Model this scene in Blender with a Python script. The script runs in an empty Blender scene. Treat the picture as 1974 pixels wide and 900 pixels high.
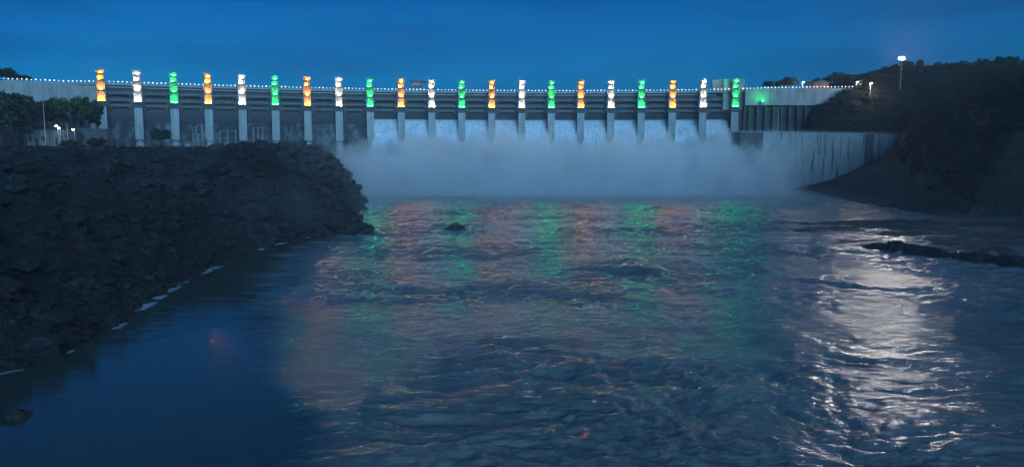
import bpy, math, random
import numpy as np
from mathutils import Vector, Matrix

# ------------------------------------------------------------------ camera, sky, sun, exposure
S = bpy.context.scene
C = S.collection
FPX, CX, CY, HOR = 1480.0, 987.0, 450.0, 297.0
PITCH = math.atan((CY - HOR) / FPX)
CAMH = 27.0
cam = bpy.data.objects.new('camera', bpy.data.cameras.new('camera'))
C.objects.link(cam)
cam.data.sensor_width = 36.0
cam.data.lens = 36.0 * FPX / 1974.0
cam.data.clip_end = 5000.0
cam.location = (0, 0, CAMH)
cam.rotation_euler = (math.pi / 2 - PITCH, 0, 0)
S.camera = cam

W = bpy.data.worlds.new('World')
S.world = W
W.use_nodes = True
nt = W.node_tree
nt.nodes.clear()
out = nt.nodes.new('ShaderNodeOutputWorld')
bg = nt.nodes.new('ShaderNodeBackground')
sky = nt.nodes.new('ShaderNodeTexSky')
sky.sky_type = 'NISHITA'
sky.sun_disc = False
SUN_EL, SUN_AZ = math.radians(14.0), math.radians(160.0)
sky.sun_elevation = SUN_EL
sky.sun_rotation = SUN_AZ
sky.ozone_density = 6.0
sky.air_density = 1.0
sky.dust_density = 0.3
# deep dusk blue: the sky texture gives the shape of the light, the tint its late colour
tint = nt.nodes.new('ShaderNodeMix'); tint.data_type = 'RGBA'; tint.blend_type = 'MULTIPLY'
tint.inputs['Factor'].default_value = 1.0
tint.inputs['B'].default_value = (0.012, 0.60, 1.05, 1)
# thin dusk cloud banks
tc = nt.nodes.new('ShaderNodeTexCoord')
mp = nt.nodes.new('ShaderNodeMapping'); mp.inputs['Scale'].default_value = (1.6, 1.6, 9.0)
nz = nt.nodes.new('ShaderNodeTexNoise'); nz.inputs['Scale'].default_value = 2.2; nz.inputs['Detail'].default_value = 5
cr = nt.nodes.new('ShaderNodeValToRGB')
cr.color_ramp.elements[0].position = 0.42; cr.color_ramp.elements[0].color = (1, 1, 1, 1)
cr.color_ramp.elements[1].position = 0.72; cr.color_ramp.elements[1].color = (0.62, 0.68, 0.76, 1)
cl = nt.nodes.new('ShaderNodeMix'); cl.data_type = 'RGBA'; cl.blend_type = 'MULTIPLY'; cl.inputs['Factor'].default_value = 1.0
L = nt.links.new
L(tc.outputs['Generated'], mp.inputs['Vector']); L(mp.outputs[0], nz.inputs['Vector']); L(nz.outputs[0], cr.inputs[0])
L(sky.outputs[0], tint.inputs['A']); L(tint.outputs['Result'], cl.inputs['A']); L(cr.outputs[0], cl.inputs['B'])
L(cl.outputs['Result'], bg.inputs['Color']); L(bg.outputs[0], out.inputs['Surface'])
bg.inputs['Strength'].default_value = 0.062

sun = bpy.data.objects.new('sun', bpy.data.lights.new('sun', 'SUN'))
C.objects.link(sun)
sun.data.energy = 2.5
sun.data.angle = math.radians(40)
sun.data.color = (0.31, 0.64, 1.0)
_az = SUN_AZ
_d = Vector((math.sin(_az) * math.cos(SUN_EL), math.cos(_az) * math.cos(SUN_EL), math.sin(SUN_EL)))
sun.rotation_euler = _d.to_track_quat('Z', 'Y').to_euler()

S.view_settings.view_transform = 'Standard'
S.view_settings.look = 'None'
S.view_settings.exposure = 0.0
S.view_settings.gamma = 1.0
S.cycles.use_denoising = True
S.cycles.sample_clamp_indirect = 20.0
S.cycles.sample_clamp_direct = 120.0
S.cycles.volume_step_rate = 1.0
S.cycles.volume_bounces = 5
S.cycles.max_bounces = 8
S.cycles.diffuse_bounces = 2
S.cycles.glossy_bounces = 2
S.cycles.caustics_reflective = False
S.cycles.caustics_refractive = False

# ------------------------------------------------------------------ helpers
random.seed(11)
RNG = np.random.RandomState(7)


def at(px, py, Y):
    """point of the place seen at photo pixel (px, py) at distance Y ahead"""
    a = (px - CX) / FPX; b = (CY - py) / FPX
    dy = math.cos(PITCH) + b * math.sin(PITCH); dz = -math.sin(PITCH) + b * math.cos(PITCH)
    t = Y / dy
    return Vector((a * t, Y, CAMH + dz * t))


def hsh(ix, iy, seed):
    n = (ix.astype(np.int64) * 374761393 + iy.astype(np.int64) * 668265263 + seed * 1442695041) & 0xFFFFFFFF
    n = ((n ^ (n >> 13)) * 1274126177) & 0xFFFFFFFF
    n = (n ^ (n >> 16)) & 0xFFFFFFFF
    return n / 4294967295.0


def vnoise(x, y, seed=0):
    x = np.asarray(x, float); y = np.asarray(y, float)
    ix = np.floor(x); iy = np.floor(y)
    fx = x - ix; fy = y - iy
    fx = fx * fx * fx * (fx * (fx * 6 - 15) + 10); fy = fy * fy * fy * (fy * (fy * 6 - 15) + 10)
    a = hsh(ix, iy, seed); b = hsh(ix + 1, iy, seed); c = hsh(ix, iy + 1, seed); d = hsh(ix + 1, iy + 1, seed)
    return (a * (1 - fx) + b * fx) * (1 - fy) + (c * (1 - fx) + d * fx) * fy


def fbm(x, y, seed=0, oct=4):
    s = 0; a = 0.5; t = 0
    for k in range(oct):
        s = s + a * vnoise(x * 2 ** k, y * 2 ** k, seed + k * 17); t += a; a *= 0.5
    return s / t


def sstep(x, a, b):
    t = np.clip((x - a) / (b - a), 0, 1)
    return t * t * (3 - 2 * t)


class MB:
    def __init__(self): self.v = []; self.f = []

    def add(self, vs, fs):
        n = len(self.v); self.v += [tuple(p) for p in vs]; self.f += [tuple(i + n for i in q) for q in fs]; return self

    def box(self, x0, x1, y0, y1, z0, z1):
        return self.add([(x0, y0, z0), (x1, y0, z0), (x1, y1, z0), (x0, y1, z0), (x0, y0, z1), (x1, y0, z1), (x1, y1, z1), (x0, y1, z1)],
                        [(0, 3, 2, 1), (4, 5, 6, 7), (0, 1, 5, 4), (1, 2, 6, 5), (2, 3, 7, 6), (3, 0, 4, 7)])

    def prism(self, poly, y0, y1, axis='y'):
        """outline in (x,z) pushed along y, or in (y,z) pushed along x"""
        n = len(poly)
        if axis == 'y': vs = [(a, y0, b) for a, b in poly] + [(a, y1, b) for a, b in poly]
        elif axis == 'x': vs = [(y0, a, b) for a, b in poly] + [(y1, a, b) for a, b in poly]
        else: vs = [(a, b, y0) for a, b in poly] + [(a, b, y1) for a, b in poly]
        fs = [tuple(range(n)), tuple(range(2 * n - 1, n - 1, -1))] + [(i, i + n, (i + 1) % n + n, (i + 1) % n) for i in range(n)]
        return self.add(vs, fs)

    def tube(self, p0, p1, r0, r1=None, n=6):
        r1 = r0 if r1 is None else r1
        p0 = Vector(p0); p1 = Vector(p1); d = (p1 - p0).normalized()
        u = d.cross(Vector((0, 0, 1)) if abs(d.z) < .9 else Vector((1, 0, 0))).normalized(); w = d.cross(u)
        vs = []
        for p, r in ((p0, r0), (p1, r1)):
            for k in range(n):
                a = 2 * math.pi * k / n; vs.append(p + (u * math.cos(a) + w * math.sin(a)) * r)
        return self.add(vs, [tuple(range(n)), tuple(range(2 * n - 1, n - 1, -1))] + [(i, i + n, (i + 1) % n + n, (i + 1) % n) for i in range(n)])

    def rock(self, c, r, rng, sq=(1, 1, .7)):
        t = (1 + 5 ** .5) / 2
        vs = [(-1, t, 0), (1, t, 0), (-1, -t, 0), (1, -t, 0), (0, -1, t), (0, 1, t), (0, -1, -t), (0, 1, -t), (t, 0, -1), (t, 0, 1), (-t, 0, -1), (-t, 0, 1)]
        fs = [(0, 11, 5), (0, 5, 1), (0, 1, 7), (0, 7, 10), (0, 10, 11), (1, 5, 9), (5, 11, 4), (11, 10, 2), (10, 7, 6), (7, 1, 8), (3, 9, 4), (3, 4, 2), (3, 2, 6), (3, 6, 8), (3, 8, 9), (4, 9, 5), (2, 4, 11), (6, 2, 10), (8, 6, 7), (9, 8, 1)]
        a = rng.uniform(0, 6.28); ca, sa = math.cos(a), math.sin(a); out_ = []
        for x, y, z in vs:
            k = r / 1.9 * rng.uniform(.72, 1.28)
            x, y, z = x * k * sq[0], y * k * sq[1], z * k * sq[2]
            out_.append((c[0] + x * ca - y * sa, c[1] + x * sa + y * ca, c[2] + z))
        return self.add(out_, fs)

    def mesh(self, name, m, smooth=False):
        me = bpy.data.meshes.new(name); me.from_pydata(self.v, [], self.f); me.materials.append(m)
        if smooth: me.shade_smooth()
        return me

    def build(self, name, m, parent=None, smooth=False):
        return link(name, self.mesh(name, m, smooth), parent)


def link(name, me, parent=None):
    o = bpy.data.objects.new(name, me); C.objects.link(o)
    if parent is not None: o.parent = parent
    return o


def tag(o, label=None, cat=None, group=None, kind=None):
    if label: o['label'] = label
    if cat: o['category'] = cat
    if group: o['group'] = group
    if kind: o['kind'] = kind
    return o


def thing(name, label, cat, loc=(0, 0, 0), rz=0.0, group=None):
    o = bpy.data.objects.new(name, None); C.objects.link(o)
    o.location = loc; o.rotation_euler = (0, 0, rz)
    return tag(o, label, cat, group)


def copy_tree(o, parent=None):
    c = o.copy(); C.objects.link(c)
    if parent is not None: c.parent = parent
    for ch in list(o.children): copy_tree(ch, c)
    return c


def fast_mesh(name, co, quads, m, attr=None, smooth=True):
    me = bpy.data.meshes.new(name)
    me.vertices.add(len(co)); me.vertices.foreach_set('co', co.astype(np.float32).ravel())
    k = quads.shape[1]
    me.loops.add(quads.size); me.loops.foreach_set('vertex_index', quads.astype(np.int32).ravel())
    me.polygons.add(len(quads)); me.polygons.foreach_set('loop_start', np.arange(0, quads.size, k, dtype=np.int32))
    me.polygons.foreach_set('loop_total', np.full(len(quads), k, np.int32))
    me.update(calc_edges=True)
    if attr is not None:
        for nm, val in attr.items():
            a = me.attributes.new(nm, 'FLOAT', 'POINT'); a.data.foreach_set('value', val.astype(np.float32).ravel())
    if smooth: me.shade_smooth()
    me.materials.append(m)
    return me


def grid_quads(nx, ny):
    i = np.arange(nx * ny).reshape(ny, nx)
    return np.stack([i[:-1, :-1], i[:-1, 1:], i[1:, 1:], i[1:, :-1]], -1).reshape(-1, 4)


# ------------------------------------------------------------------ materials
class N:
    def __init__(self, name):
        self.m = bpy.data.materials.new(name); self.m.use_nodes = True
        self.t = self.m.node_tree; self.t.nodes.clear()
        self.o = self.t.nodes.new('ShaderNodeOutputMaterial')

    def n(self, ty, **kw):
        x = self.t.nodes.new(ty)
        for k, v in kw.items():
            if k in x.inputs: x.inputs[k].default_value = v
            else: setattr(x, k, v)
        return x

    def l(self, a, b): self.t.links.new(a, b)

    def noise(self, scale, detail=4, vec=None, stretch=None, rough=.55):
        x = self.n('ShaderNodeTexNoise', Scale=scale, Detail=detail, Roughness=rough)
        src = vec or self.coord()
        if stretch:
            mp_ = self.n('ShaderNodeMapping'); mp_.inputs['Scale'].default_value = stretch; self.l(src, mp_.inputs['Vector']); src = mp_.outputs[0]
        self.l(src, x.inputs['Vector']); return x.outputs[0]

    def coord(self):
        if not hasattr(self, '_c'):
            g = self.n('ShaderNodeNewGeometry'); self._c = g.outputs['Position']
        return self._c

    def ramp(self, fac, *stops):
        r = self.n('ShaderNodeValToRGB'); e = r.color_ramp.elements
        while len(e) < len(stops): e.new(0.5)
        for k, (p, c) in enumerate(stops):
            e[k].position = p; e[k].color = (c, c, c, 1) if not isinstance(c, tuple) else (*c, 1)
        self.l(fac, r.inputs[0]); return r.outputs[0]

    def mix(self, fac, a, b, mode='MIX'):
        x = self.n('ShaderNodeMix', data_type='RGBA', blend_type=mode)
        for s, v in (('Factor', fac), ('A', a), ('B', b)):
            if hasattr(v, 'is_linked') or isinstance(v, bpy.types.NodeSocket): self.l(v, x.inputs[s])
            elif s == 'Factor': x.inputs[s].default_value = v
            else: x.inputs[s].default_value = (*v, 1)
        return x.outputs['Result']

    def math(self, op, a, b=0.0, c=None):
        x = self.n('ShaderNodeMath', operation=op)
        for k, v in enumerate((a, b) if c is None else (a, b, c)):
            if isinstance(v, bpy.types.NodeSocket): self.l(v, x.inputs[k])
            else: x.inputs[k].default_value = v
        return x.outputs[0]

    def finish(self, col, rough=.85, bump=None, bstr=.4, bdist=.2, **kw):
        b = self.n('ShaderNodeBsdfPrincipled')
        if isinstance(col, bpy.types.NodeSocket): self.l(col, b.inputs['Base Color'])
        else: b.inputs['Base Color'].default_value = (*col, 1)
        if isinstance(rough, bpy.types.NodeSocket): self.l(rough, b.inputs['Roughness'])
        else: b.inputs['Roughness'].default_value = rough
        for k, v in kw.items(): b.inputs[k.replace('_', ' ')].default_value = v
        if bump is not None:
            bp = self.n('ShaderNodeBump', Strength=bstr, Distance=bdist); self.l(bump, bp.inputs['Height']); self.l(bp.outputs[0], b.inputs['Normal'])
        self.l(b.outputs[0], self.o.inputs['Surface']); self.b = b
        return self.m


def concrete(name, base, dark, stain=.5, sscale=.35, lo=.45, hi=.62):
    k = N(name)
    a = k.noise(.12, 5)
    st = k.noise(1.0, 4, stretch=(sscale, sscale, .03), rough=.7)     # rain streaks run down
    f = k.noise(2.5, 4)
    c1 = k.mix(k.ramp(a, (.35, 0.), (.65, 1.)), tuple(x * .78 for x in base), base)
    c2 = k.mix(k.math('MULTIPLY', k.ramp(st, (lo, 0.), (hi, 1.)), stain), c1, dark)
    c3 = k.mix(k.math('MULTIPLY', f, .35), c2, tuple(x * .55 for x in base))
    return k.finish(c3, .85, f, .3, .1)


def plain(name, col, rough=.7, metal=0.0, n=.25):
    k = N(name); f = k.noise(1.3, 4)
    return k.finish(k.mix(k.math('MULTIPLY', f, n * 2), col, tuple(x * .5 for x in col)), rough, Metallic=metal)


def emit(name, col, s, sampled=True):
    k = N(name); e = k.n('ShaderNodeEmission', Strength=s); e.inputs['Color'].default_value = (*col, 1)
    k.l(e.outputs[0], k.o.inputs['Surface'])
    if not sampled: k.m.cycles.emission_sampling = 'NONE'
    return k.m


M = {}
M['pier'] = concrete('pier_concrete', (.48, .52, .50), (.13, .15, .16), .55, 1.2)
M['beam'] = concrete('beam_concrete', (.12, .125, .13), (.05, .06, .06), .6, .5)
M['tower'] = concrete('tower_concrete', (.24, .24, .23), (.12, .12, .12), .4, 1.5)
M['face'] = concrete('dam_face_concrete', (.42, .44, .41), (.12, .13, .12), .5, .22)
M['wall'] = concrete('retaining_wall_concrete', (.50, .53, .52), (.03, .04, .045), .9, .42, .53, .62)
M['wall_wet_shade'] = concrete('wet_shade_wall_concrete', (.16, .18, .18), (.05, .06, .06), .6, .3)
M['block'] = concrete('dark_block_concrete', (.10, .11, .12), (.03, .03, .03), .8, .3)
M['chute'] = concrete('dry_chute_concrete', (.22, .25, .27), (.02, .025, .03), .97, .13, .34, .52)  # near-black mix holds the bays' deep shade behind the bridge, with patchy stains
M['gate'] = plain('gate_steel', (.045, .055, .07), .6)
M['steel'] = plain('painted_steel', (.25, .22, .23), .5)
M['galv'] = plain('galvanised_steel', (.34, .36, .38), .5)
M['shed'] = concrete('pale_sheet_wall', (.26, .31, .33), (.08, .1, .11), .9, .6)
M['roof'] = plain('shed_roof', (.12, .13, .14), .8)
M['red'] = plain('reddish_wall', (.38, .14, .09), .8)
M['darkm'] = plain('dark_metal', (.03, .03, .03), .5)
M['bark'] = plain('bark', (.05, .04, .03), .9)
M['bead'] = emit('string_light', (.95, .93, 1.0), 2.2, False)
M['lens_orange'] = emit('orange_lens', (1.0, .27, .004), 1500)
M['lens_white'] = emit('white_lens', (1.0, .86, .70), 900)
M['lens_green'] = emit('green_lens', (.004, 1.0, .07), 1100)
M['face_orange'] = emit('orange_added_face', (1.0, .30, .02), 1150)
M['face_white'] = emit('white_added_face', (1.0, .88, .78), 900)
M['face_green'] = emit('green_added_face', (.02, 1.0, .16), 820)
M['lens_lamp'] = emit('lamp_lens', (1.0, .84, .64), 1500)
M['lens_mast'] = emit('mast_lens', (1.0, .94, .84), 36000)
M['lens_greenwash'] = emit('green_wash_lens', (.004, 1.0, .12), 520)
M['lens_small'] = emit('small_lamp_lens', (1.0, .93, .85), 90)


def leaf_mat(name, c):
    k = N(name); g = k.n('ShaderNodeObjectInfo')
    f = k.noise(.35, 3); f2 = k.noise(3.0, 2)
    c1 = k.mix(k.ramp(f, (.35, 0.), (.65, 1.)), tuple(x * .5 for x in c), c)
    c2 = k.mix(k.math('MULTIPLY', f2, .6), c1, tuple(x * .6 for x in c))
    return k.finish(c2, .7)


M['leaf'] = leaf_mat('leaves_dark', (.03, .05, .022))
M['leaf2'] = leaf_mat('leaves_mid', (.07, .11, .03))
M['scrub'] = leaf_mat('scrub_leaves', (.013, .02, .010))


def rock_mat(name, a_, b_, c_):
    k = N(name)
    f = k.noise(.09, 5); g = k.noise(.6, 5, rough=.65); h = k.noise(3.0, 4)
    c1 = k.mix(k.ramp(f, (.4, 0.), (.62, 1.)), a_, b_)
    c2 = k.mix(k.ramp(g, (.52, 0.), (.66, 1.)), c1, c_)
    big_ = k.noise(.035, 4, rough=.7); c2 = k.mix(k.math('MULTIPLY', k.ramp(big_, (.42, 0.), (.60, 1.)), .75), c2, tuple(x * .35 for x in a_))
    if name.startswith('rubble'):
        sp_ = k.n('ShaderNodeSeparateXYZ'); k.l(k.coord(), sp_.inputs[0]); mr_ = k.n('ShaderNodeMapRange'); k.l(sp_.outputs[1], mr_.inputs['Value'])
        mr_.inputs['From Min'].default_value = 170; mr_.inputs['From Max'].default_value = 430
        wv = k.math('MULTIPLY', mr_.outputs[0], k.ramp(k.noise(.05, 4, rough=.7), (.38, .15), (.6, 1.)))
        c2 = k.mix(wv, c2, tuple(x * 4.4 for x in a_))  # paler with distance: haze over the far bank put into the stone colour
    hh = k.math('ADD', k.math('MULTIPLY', g, 1.5), h)
    return k.finish(c2, .9, hh, .8, .6)


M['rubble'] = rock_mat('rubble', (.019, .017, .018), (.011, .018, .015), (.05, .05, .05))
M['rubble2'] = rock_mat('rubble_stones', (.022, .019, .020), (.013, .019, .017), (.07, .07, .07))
M['pale'] = rock_mat('pale_boulder', (.06, .06, .058), (.04, .043, .04), (.095, .095, .09))
M['slope'] = rock_mat('slope_rock', (.05, .055, .065), (.028, .032, .04), (.09, .095, .105))
M['hill'] = rock_mat('hill_soil', (.012, .013, .010), (.009, .012, .008), (.02, .018, .015))

# river surface
k = N('river_water')
foam = k.n('ShaderNodeAttribute', attribute_name='foam').outputs['Fac']
chop = k.n('ShaderNodeAttribute', attribute_name='chop').outputs['Fac']
n1 = k.noise(.55, 3, stretch=(.55, 1.0, 1), rough=.6)
n2 = k.noise(1.6, 3, stretch=(.6, 1.0, 1), rough=.6)
n3 = k.noise(.18, 3)
hgt = k.math('ADD', k.math('MULTIPLY', n1, .75), k.math('MULTIPLY', n2, .25))
hgt = k.math('MULTIPLY', hgt, chop)
fn = k.noise(.9, 5, stretch=(.6, 1.2, 1), rough=.75)
fo = k.ramp(k.math('ADD', k.math('MULTIPLY', foam, .8), k.math('MULTIPLY', fn, .5)), (.62, 0.), (.86, 1.))
bcol = k.mix(k.ramp(n3, (.35, 0.), (.65, 1.)), (.145, .165, .155), (.20, .215, .20))
bcol = k.mix(k.ramp(chop, (.15, 0.), (.6, 1.)), (.06, .078, .062), bcol)
col = k.mix(fo, bcol, (.42, .5, .53))
n5 = k.noise(.03, 4, stretch=(1.0, 1.0, 1), rough=.65)
rgh = k.math('MULTIPLY', k.ramp(chop, (.1, .10), (.5, .17)), k.ramp(n5, (.38, .5), (.62, 1.25)))
rgh = k.math('MAXIMUM', rgh, .07)
k.finish(col, k.math('ADD', rgh, k.math('MULTIPLY', fo, .6)), hgt, 1.0, .58, IOR=1.33)
M['water'] = k.m

# falling water: long vertical threads
k = N('falling_water')
v1 = k.noise(1.0, 5, stretch=(.9, .9, .035), rough=.7); v2 = k.noise(1.0, 4, stretch=(.22, .22, .03))
c = k.mix(k.ramp(v1, (.32, 0.), (.66, 1.)), (.40, .48, .54), (.86, .91, .94))
c = k.mix(k.math('MULTIPLY', k.ramp(v2, (.5, 0.), (.7, 1.)), .55), c, (.33, .42, .48))
M['fall'] = k.finish(c, .7, v1, .3, .2)

# ------------------------------------------------------------------ dam axis (fitted to the tower spacing)
TX = [-286, -265, -243, -221, -199, -177, -155, -132, -110, -86, -63, -40, -16, 8, 31, 55, 79, 103, 127, 150, 173]
TPX = [195, 265, 335, 401, 466, 530, 592, 653, 713, 773, 832, 890, 948, 1006, 1063, 1120, 1178, 1237, 1297, 1356, 1418]


def dam_y(x): return -7.52206781e-04 * x * x + 6.05769080e-02 * x + 617.67


P = []
for px in TPX:
    u = (px - CX) / FPX; y = 600.0
    for _ in range(30):
        t = y / math.cos(PITCH) * 1.0
        d = at(px, 178, y); y = dam_y(d.x)
    P.append(Vector((d.x, y)))
ANG = []
for i in range(21):
    a = P[max(0, i - 1)]; b = P[min(20, i + 1)]; ANG.append(math.atan2(b.y - a.y, b.x - a.x))

dam = thing('dam', 'long concrete gravity dam with gated spillway crossing the whole river', 'dam')


def place(o, x, y, rz=0.0, z=0.0): o.location = (x, y, z); o.rotation_euler = (0, 0, rz); return o


# piers -----------------------------------------------------
def pier_mesh(flow):
    m = MB(); w = 2.75
    zb = 42.0 if flow else 37.0
    # upper cap below the tower, corbelled out
    m.box(-w, w, .0, 28, zb, 59.3)
    m.box(-w + .05, w - .05, 4.0, 28, -2.5, zb - .02)
    if flow:   # snout narrowing down into the water
        top = [(-w, 0), (w, 0), (w, 3.9), (-w, 3.9)]; bot = [(-.7, 1.5), (.7, 1.5), (w, 3.9), (-w, 3.9)]
        m.add([(a, b, zb) for a, b in top] + [(a, b, 31.5) for a, b in bot], [(0, 1, 2, 3), (7, 6, 5, 4), (0, 4, 5, 1), (1, 5, 6, 2), (2, 6, 7, 3), (3, 7, 4, 0)])
    else:
        m.box(-1.1, 1.1, 1.5, 3.9, 24, zb - .01)
    # raised edge ribs on the face
    m.box(-w - .02, -w + .5, -.35, -.01, zb + .5, 59.2); m.box(w - .5, w + .02, -.35, -.01, zb + .5, 59.2)
    return m.mesh('pier', M['pier'])


cap_ = MB(); cap_.prism([(-3.6, 59.31), (3.6, 59.31), (3.9, 60.6), (3.9, 62.2), (3.1, 63.05), (-3.1, 63.05), (-3.9, 62.2), (-3.9, 60.6)], .8, 22)
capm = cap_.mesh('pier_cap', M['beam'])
pm = {False: pier_mesh(False), True: pier_mesh(True)}
for i in range(21):
    po = place(link('pier', pm[i >= 8], dam), P[i].x, P[i].y, ANG[i]); link('pier_cap', capm, po)

# bays: cross beams with haunches, gate leaf, chute or falling water ----------
def beam(mb, L_, z0, z1, h, y0, y1):
    a = 0.0; b = L_
    mb.prism([(a, z0 - h), (a + 1.2, z0 - h), (a + 3.4, z0), (b - 3.4, z0), (b - 1.2, z0 - h), (b, z0 - h), (b, z1), (a, z1)], y0, y1)


for i in range(20):
    a = P[i]; b = P[i + 1]; dv = b - a; Lb = dv.length; an = math.atan2(dv.y, dv.x)
    g0, g1 = 3.0, Lb - 3.0; w = g1 - g0; ux = dv.normalized()
    ox, oy = a.x + ux.x * g0, a.y + ux.y * g0
    for (z0, z1, h, y0, y1) in ((68.4, 69.6, 1.3, 4.0, 6.2), (63.6, 64.8, 1.6, 4.4, 7.0), (59.9, 61.0, 2.6, 5.0, 8.0)):
        m = MB(); beam(m, w, z0, z1, h, y0, y1)
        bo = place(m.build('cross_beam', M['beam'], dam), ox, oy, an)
        MB().box(0, w, y0 - .5, y1, z1 + .01, z1 + .3).build('ledge', M['pier'], bo)
    m = MB()      # fascia panels set back between the beams
    m.box(0, w, 5.2, 6.0, 69.95, 72.3); m.box(0, w, 5.6, 6.6, 65.15, 67.0); m.box(0, w, 6.4, 7.4, 61.35, 62.6)
    place(m.build('fascia', M['beam'], dam), ox, oy, an)
    # gate leaf: curved, ribbed steel
    gt = bpy.data.objects.new('gate', None)
    m = MB(); prof = []
    for q in range(9):
        th = math.radians(-22 + q * 7.5); prof.append((14 - 1.5 + -8 * math.cos(th) + 3, 60 + 17 * math.sin(th) * .75))
    low = 54.6 if i >= 8 else 50.0
    prof = [(y_, z_ + (low - prof[0][1]) * (1 - q / 8)) for q, (y_, z_) in enumerate(prof)]
    poly = prof + [(y_ + .8, z_) for y_, z_ in reversed(prof)]
    m.prism(poly, 0.05, w - .05, 'x')
    go = place(m.build('gate', M['gate'], dam), ox, oy, an)
    rb = MB()
    for q in range(1, 8):
        y_, z_ = prof[q]; rb.box(.2, w - .2, y_ - .7, y_ - .02, z_ - .2, z_ + .2)
    for q in range(1, 7):
        xx = w * q / 7
        for r_ in range(8):
            (y0_, z0_), (y1_, z1_) = prof[r_], prof[r_ + 1]
            rb.add([(xx - .15, y0_ - .5, z0_), (xx + .15, y0_ - .5, z0_), (xx + .15, y1_ - .5, z1_), (xx - .15, y1_ - .5, z1_), (xx - .15, y0_, z0_), (xx + .15, y0_, z0_), (xx + .15, y1_, z1_), (xx - .15, y1_, z1_)],
                   [(0, 1, 2, 3), (0, 3, 7, 4), (1, 5, 6, 2)])
    rb.build('gate_rib', M['gate'], go)
    for xx in (1.2, w - 1.2):
        for q_ in (1, 5):
            MB().tube((xx, prof[q_][0], prof[q_][1]), (xx * .98, 4.0, 61.5 + .08 * q_), .35).build('gate_arm', M['steel'], go)
    # back wall above the gate, so no sky shows under the road
    m = MB(); m.box(0, w, 13, 14, 60, 73.4); place(m.build('breast_wall', M['beam'], dam), ox, oy, an)
    # chute
    nx, ny = 15, 26
    xs = np.linspace(-.3, w + .3, nx); ts = np.linspace(0, 1, ny)
    yy = 11 - 26 * ts; zz = 52.5 - 62 * ts ** 1.25 + 9 * ts ** 3
    X_, T_ = np.meshgrid(xs, ts); Yv = 11 - 26 * T_; Zv = 53.6 - 64 * T_ ** 1.3 + 8 * T_ ** 3
    co = np.stack([X_, Yv, Zv], -1).reshape(-1, 3)
    me = fast_mesh('spillway_chute', co, grid_quads(nx, ny)[:, ::-1], M['chute'])
    place(link('spillway_chute', me, dam), ox, oy, an)
    if i >= 8:
        fl_ = 1.0 + .5 * math.sin(i * 2.3)
        nx, ny = 60, 76
        xs = np.linspace(-.25, w + .25, nx); ts = np.linspace(0, 1, ny)
        X_, T_ = np.meshgrid(xs, ts)
        Yv = 11 - 26 * T_ - .9 - 2.2 * T_; Zv = 54.4 - 62 * T_ ** 1.3 + 8 * T_ ** 3
        r_ = (fbm(X_ * .45 + i * 31, T_ * 1.1, 5, 3) - .5)
        Yv = Yv - (2.2 + 1.0 * fl_) * np.abs(r_) * (T_ * 2.0) - fl_ * T_
        side = np.clip(1 - np.minimum(X_ + .25, w + .25 - X_) / 1.8, 0, 1)
        Yv = Yv - side * 1.6 * sstep(T_, .12, .4); Zv = Zv + side * 1.0 * sstep(T_, .12, .4)
        X_ = X_ + (X_ / w * 2 - 1) * 3.1 * sstep(T_, .30, .55)
        co = np.stack([X_, Yv, Zv], -1).reshape(-1, 3)
        me = fast_mesh('falling_water', co, grid_quads(nx, ny)[:, ::-1], M['fall'])
        o = place(link('falling_water', me), ox, oy, an)
        q = 19 - i
        nm = ['rightmost sheet of falling water, beside the dark training wall'] + [w_ + ' sheet of falling water counting from the right end' for w_ in
              ('second', 'third', 'fourth', 'fifth', 'sixth', 'seventh', 'eighth', 'ninth', 'tenth', 'eleventh')] + ['leftmost sheet of falling water, next to the dry bays']
        tag(o, nm[q], 'water', 'sheets of water over the spillway')

# road deck, edge lines and railing ---------------------------------------------
AX = [at(-140, 155, 520).xy]
path = []
pl = [Vector((-470, 497)), Vector((-400, 512)), Vector((-340, 526)), P[0] - Vector((24, 2))] + P + [Vector((198, 603)), Vector((240, 604)), Vector((276, 604))]
ZD = [76.5] * 3 + [76] * 22 + [77.0, 77.6, 77.9]


def strip(mb, pts, o0, o1, z0, z1):
    """wall along a path between two offsets (positive = upstream)"""
    n = len(pts); ns = []
    for q in range(n):
        a_ = pts[max(0, q - 1)]; b_ = pts[min(n - 1, q + 1)]; d_ = (b_ - a_).normalized(); ns.append(Vector((-d_.y, d_.x)))
    f0 = z0 if isinstance(z0, list) else [z0] * n; f1 = z1 if isinstance(z1, list) else [z1] * n
    vs = []
    for q in range(n):
        for off, zz_ in ((o0, f0[q]), (o1, f0[q]), (o1, f1[q]), (o0, f1[q])):
            p_ = pts[q] + ns[q] * off; vs.append((p_.x, p_.y, zz_))
    fs = [(0, 1, 2, 3), tuple(4 * (n - 1) + j for j in (3, 2, 1, 0))]
    for q in range(n - 1):
        for j in range(4):
            j2 = (j + 1) % 4; fs.append((4 * q + j, 4 * q + 4 + j, 4 * q + 4 + j2, 4 * q + j2))
    mb.add(vs, fs)


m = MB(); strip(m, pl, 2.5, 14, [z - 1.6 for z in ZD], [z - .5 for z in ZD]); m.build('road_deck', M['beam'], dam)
m = MB(); strip(m, pl, 1.9, 2.45, [z - 1.1 for z in ZD], [z - .1 for z in ZD]); m.build('deck_edge', M['pier'], dam)
m = MB(); strip(m, pl[3:24], 2.9, 4.0, 73.2, 73.9); m.build('pipe_ledge', M['pier'], dam)
m = MB(); strip(m, pl[3:24], 4.2, 5.0, 72.32, 73.19); m.build('deck_girder', M['gate'], dam)

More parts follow.
